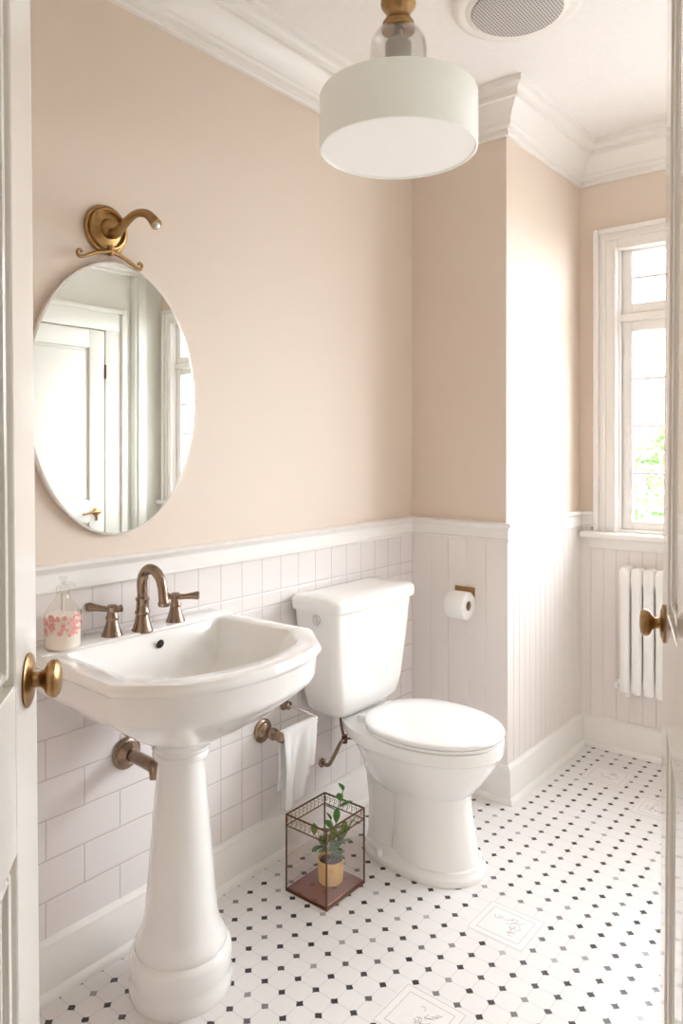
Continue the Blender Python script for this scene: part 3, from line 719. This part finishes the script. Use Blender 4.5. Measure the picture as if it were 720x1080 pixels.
# ------------------------------------------------------------------ glass box, potted plant
gx0, gx1, gy0, gy1, gh = .172, .326, 1.575, 1.748, .226
gb = thing('glass_box', 'open glass box with bronze frame and filigree band on the floor', 'glass box', ((gx0+gx1)/2, (gy0+gy1)/2, 0))
w, d = (gx1-gx0)/2, (gy1-gy0)/2
bm = B()
e = .0022
for sx in (-1, 1):
    for sy in (-1, 1): box(bm, sx*w-e, sx*w+e, sy*d-e, sy*d+e, 0, gh, .0008, 1)
for z in (.003, gh-.034, gh-.002):
    zz = e if z != gh-.034 else .0012
    for sy in (-1, 1): box(bm, -w, w, sy*d-e*.9, sy*d+e*.9, z-zz, z+zz, .0006, 1)
    for sx in (-1, 1): box(bm, sx*w-e*.9, sx*w+e*.9, -d, d, z-zz, z+zz, .0006, 1)
ob('frame', bm, mat('dark_bronze_frame', (.15, .08, .04), .35, metal=.9), gb, False)
bm = B()
def filig(P, D, L):
    n = int(round(L/.017)); p_ = L/n
    for k in range(n):
        c = P+D*(p_*(k+.5)); zc = gh-.018
        tube(bm, [c+D*(.0062*math.cos(t_)*(1-.10*t_))+Vector((0, 0, zc+.0085*math.sin(t_)*(1-.10*t_))) for t_ in [i*.62 for i in range(10)]], .0009, 5)
        tube(bm, [c-D*p_*.5+Vector((0, 0, gh-.034)), c-D*p_*.2+Vector((0, 0, zc)), c-D*p_*.5+Vector((0, 0, gh-.003))], .0009, 5, 3)
X, Y_ = Vector((1, 0, 0)), Vector((0, 1, 0))
for s in (-1, 1):
    filig(Vector((-w, s*d, 0)), X, 2*w); filig(Vector((s*w, -d, 0)), Y_, 2*d)
ob('filigree_band', bm, mat('filigree_bronze', (.35, .22, .11), .35, metal=.9), gb)
bm = B(); box(bm, -w+e, w-e, -d+e, d-e, .001, .012, .001, 1); ob('base_plate', bm, REDBASE, gb, False)
for (a0, a1, b0, b1) in ((-w+e, w-e, -d-.001, -d+.001), (-w+e, w-e, d-.001, d+.001), (-w-.001, -w+.001, -d+e, d-e), (w-.001, w+.001, -d+e, d-e)):
    bm = B(); box(bm, a0, a1, b0, b1, .012, gh-.036); ob('glass_panel', bm, BOXG, gb, False)
pp = thing('potted_plant', 'small green leafy plant in a yellow pot inside the glass box', 'potted plant', (.252, 1.682, .012))
bm = B(); lathe(bm, [(.0001, 0), (.034, 0), (.036, .002), (.0395, .062), (.0405, .066), (.0395, .068), (.037, .067), (.036, .058), (.0001, .058)], segs=36); ob('pot', bm, POTM, pp)
bm = B(); lathe(bm, [(.0001, .054), (.0355, .054), (.033, .061), (.0001, .064)], segs=24); ob('soil', bm, SOIL, pp)
rnd = random.Random(11)
def leaf(bm, base_, dir_, L, wd, droop):
    dir_ = dir_.normalized(); side = dir_.cross(Vector((0, 0, 1))); side = side.normalized() if side.length > .05 else Vector((1, 0, 0))
    up = side.cross(dir_); n = 7; rows = []
    for i in range(n):
        s_ = i/(n-1); c = base_+dir_*L*s_+Vector((0, 0, -droop*s_*s_)); hw_ = wd*math.sin(PI*min(1, s_*.96+.03))**.8
        rows.append([bm.verts.new(c-side*hw_+up*hw_*.25), bm.verts.new(c), bm.verts.new(c+side*hw_+up*hw_*.25)])
    for a_, b_ in zip(rows, rows[1:]):
        for j in (0, 1): bm.faces.new((a_[j], a_[j+1], b_[j+1], b_[j]))
stems = [((0, 0), (.022, .030, .262), 9), ((.01, .005), (-.005, .006, .175), 6), ((-.01, 0), (-.038, -.03, .135), 5), ((.005, -.01), (.045, .01, .145), 5), ((0, .01), (.02, -.035, .12), 4), ((.012, 0), (.035, .045, .15), 4)]
bs, bl = B(), B()
for (bx, by), tip, nl in stems:
    pts = [(bx, by, .06), (bx+(tip[0]-bx)*.3, by+(tip[1]-by)*.3, .06+(tip[2]-.06)*.4), tip]
    P = catmull(pts, 8); tube(bs, P, .0014, 6)
    for k in range(nl):
        f = .35+.65*k/(nl-1); q = P[min(len(P)-1, int(f*(len(P)-1)))]
        az = k*2.2+rnd.uniform(-.4, .4); el = rnd.uniform(.15, .7) if k < nl-1 else 1.1
        L = rnd.uniform(.042, .058)*(1 if k < nl-2 else .85)
        dr = Vector((math.cos(az)*math.cos(el), math.sin(az)*math.cos(el), math.sin(el)))
        e2 = q+dr*L
        if not (-w+.012 < e2.x < w-.012 and -d+.01 < e2.y < d-.012): dr.x *= .35; dr.y *= .35
        leaf(bl, q, dr, L, .0105, .006)
bmesh.ops.translate(bs, verts=bs.verts, vec=(0, 0, 0))
ob('stem', bs, mat('stem_green', (.12, .25, .06), .5), pp)
lf = ob('leaves', bl, LEAF, pp, True, 80); m_ = lf.modifiers.new('t', 'SOLIDIFY'); m_.thickness = .0007

# ------------------------------------------------------------------ garden outside the window
bm = B(); box(bm, -14, 16, YW+.25, 40, -.5, -.4); struct('ground', bm, mat('pale_paving', (.42, .40, .385), .9, bscale=3, var=.1))
def shrub_mesh(name, seed, rx, rz, n):
    rnd = random.Random(seed); bm = B()
    for k in range(n):
        u = rnd.uniform(-1, 1); a = rnd.uniform(0, 2*PI); r = math.sqrt(1-u*u); f = rnd.uniform(.75, 1.05)*(1+.12*math.sin(3*a+seed)+.1*math.sin(5*u))
        c = Vector((rx*f*r*math.cos(a), rx*f*r*math.sin(a), rz+rz*f*u))
        d_ = Vector((rnd.uniform(-1, 1), rnd.uniform(-1, 1), rnd.uniform(-.3, 1))).normalized(); s_ = d_.cross(Vector((rnd.random(), rnd.random(), .3))).normalized()
        L = rnd.uniform(.05, .10)
        bm.faces.new([bm.verts.new(c-d_*L), bm.verts.new(c+s_*L*.45), bm.verts.new(c+d_*L), bm.verts.new(c-s_*L*.45)])
    return bm
for i, (x, y, rx, rz, lab) in enumerate(((-.6, 8.3, 1.15, .95, 'pale green bush outside seen through the lower window panes'),
        (5.2, 8.6, 1.25, 1.0, 'green bush in the garden seen through the window in the mirror'),
        )):
    s_ = thing('garden_bush', lab, 'bush', (x, y, -.4))
    ob('foliage', shrub_mesh('f', i+1, rx, rz, 5200), HEDGE, s_, False)
    bm = B(); tube(bm, [(0, 0, 0), (.03, 0, .5), (0, .02, 1.1)], [.07, .05, .03], 10, 4); ob('trunk', bm, mat('bark', (.2, .14, .1), .9), s_)
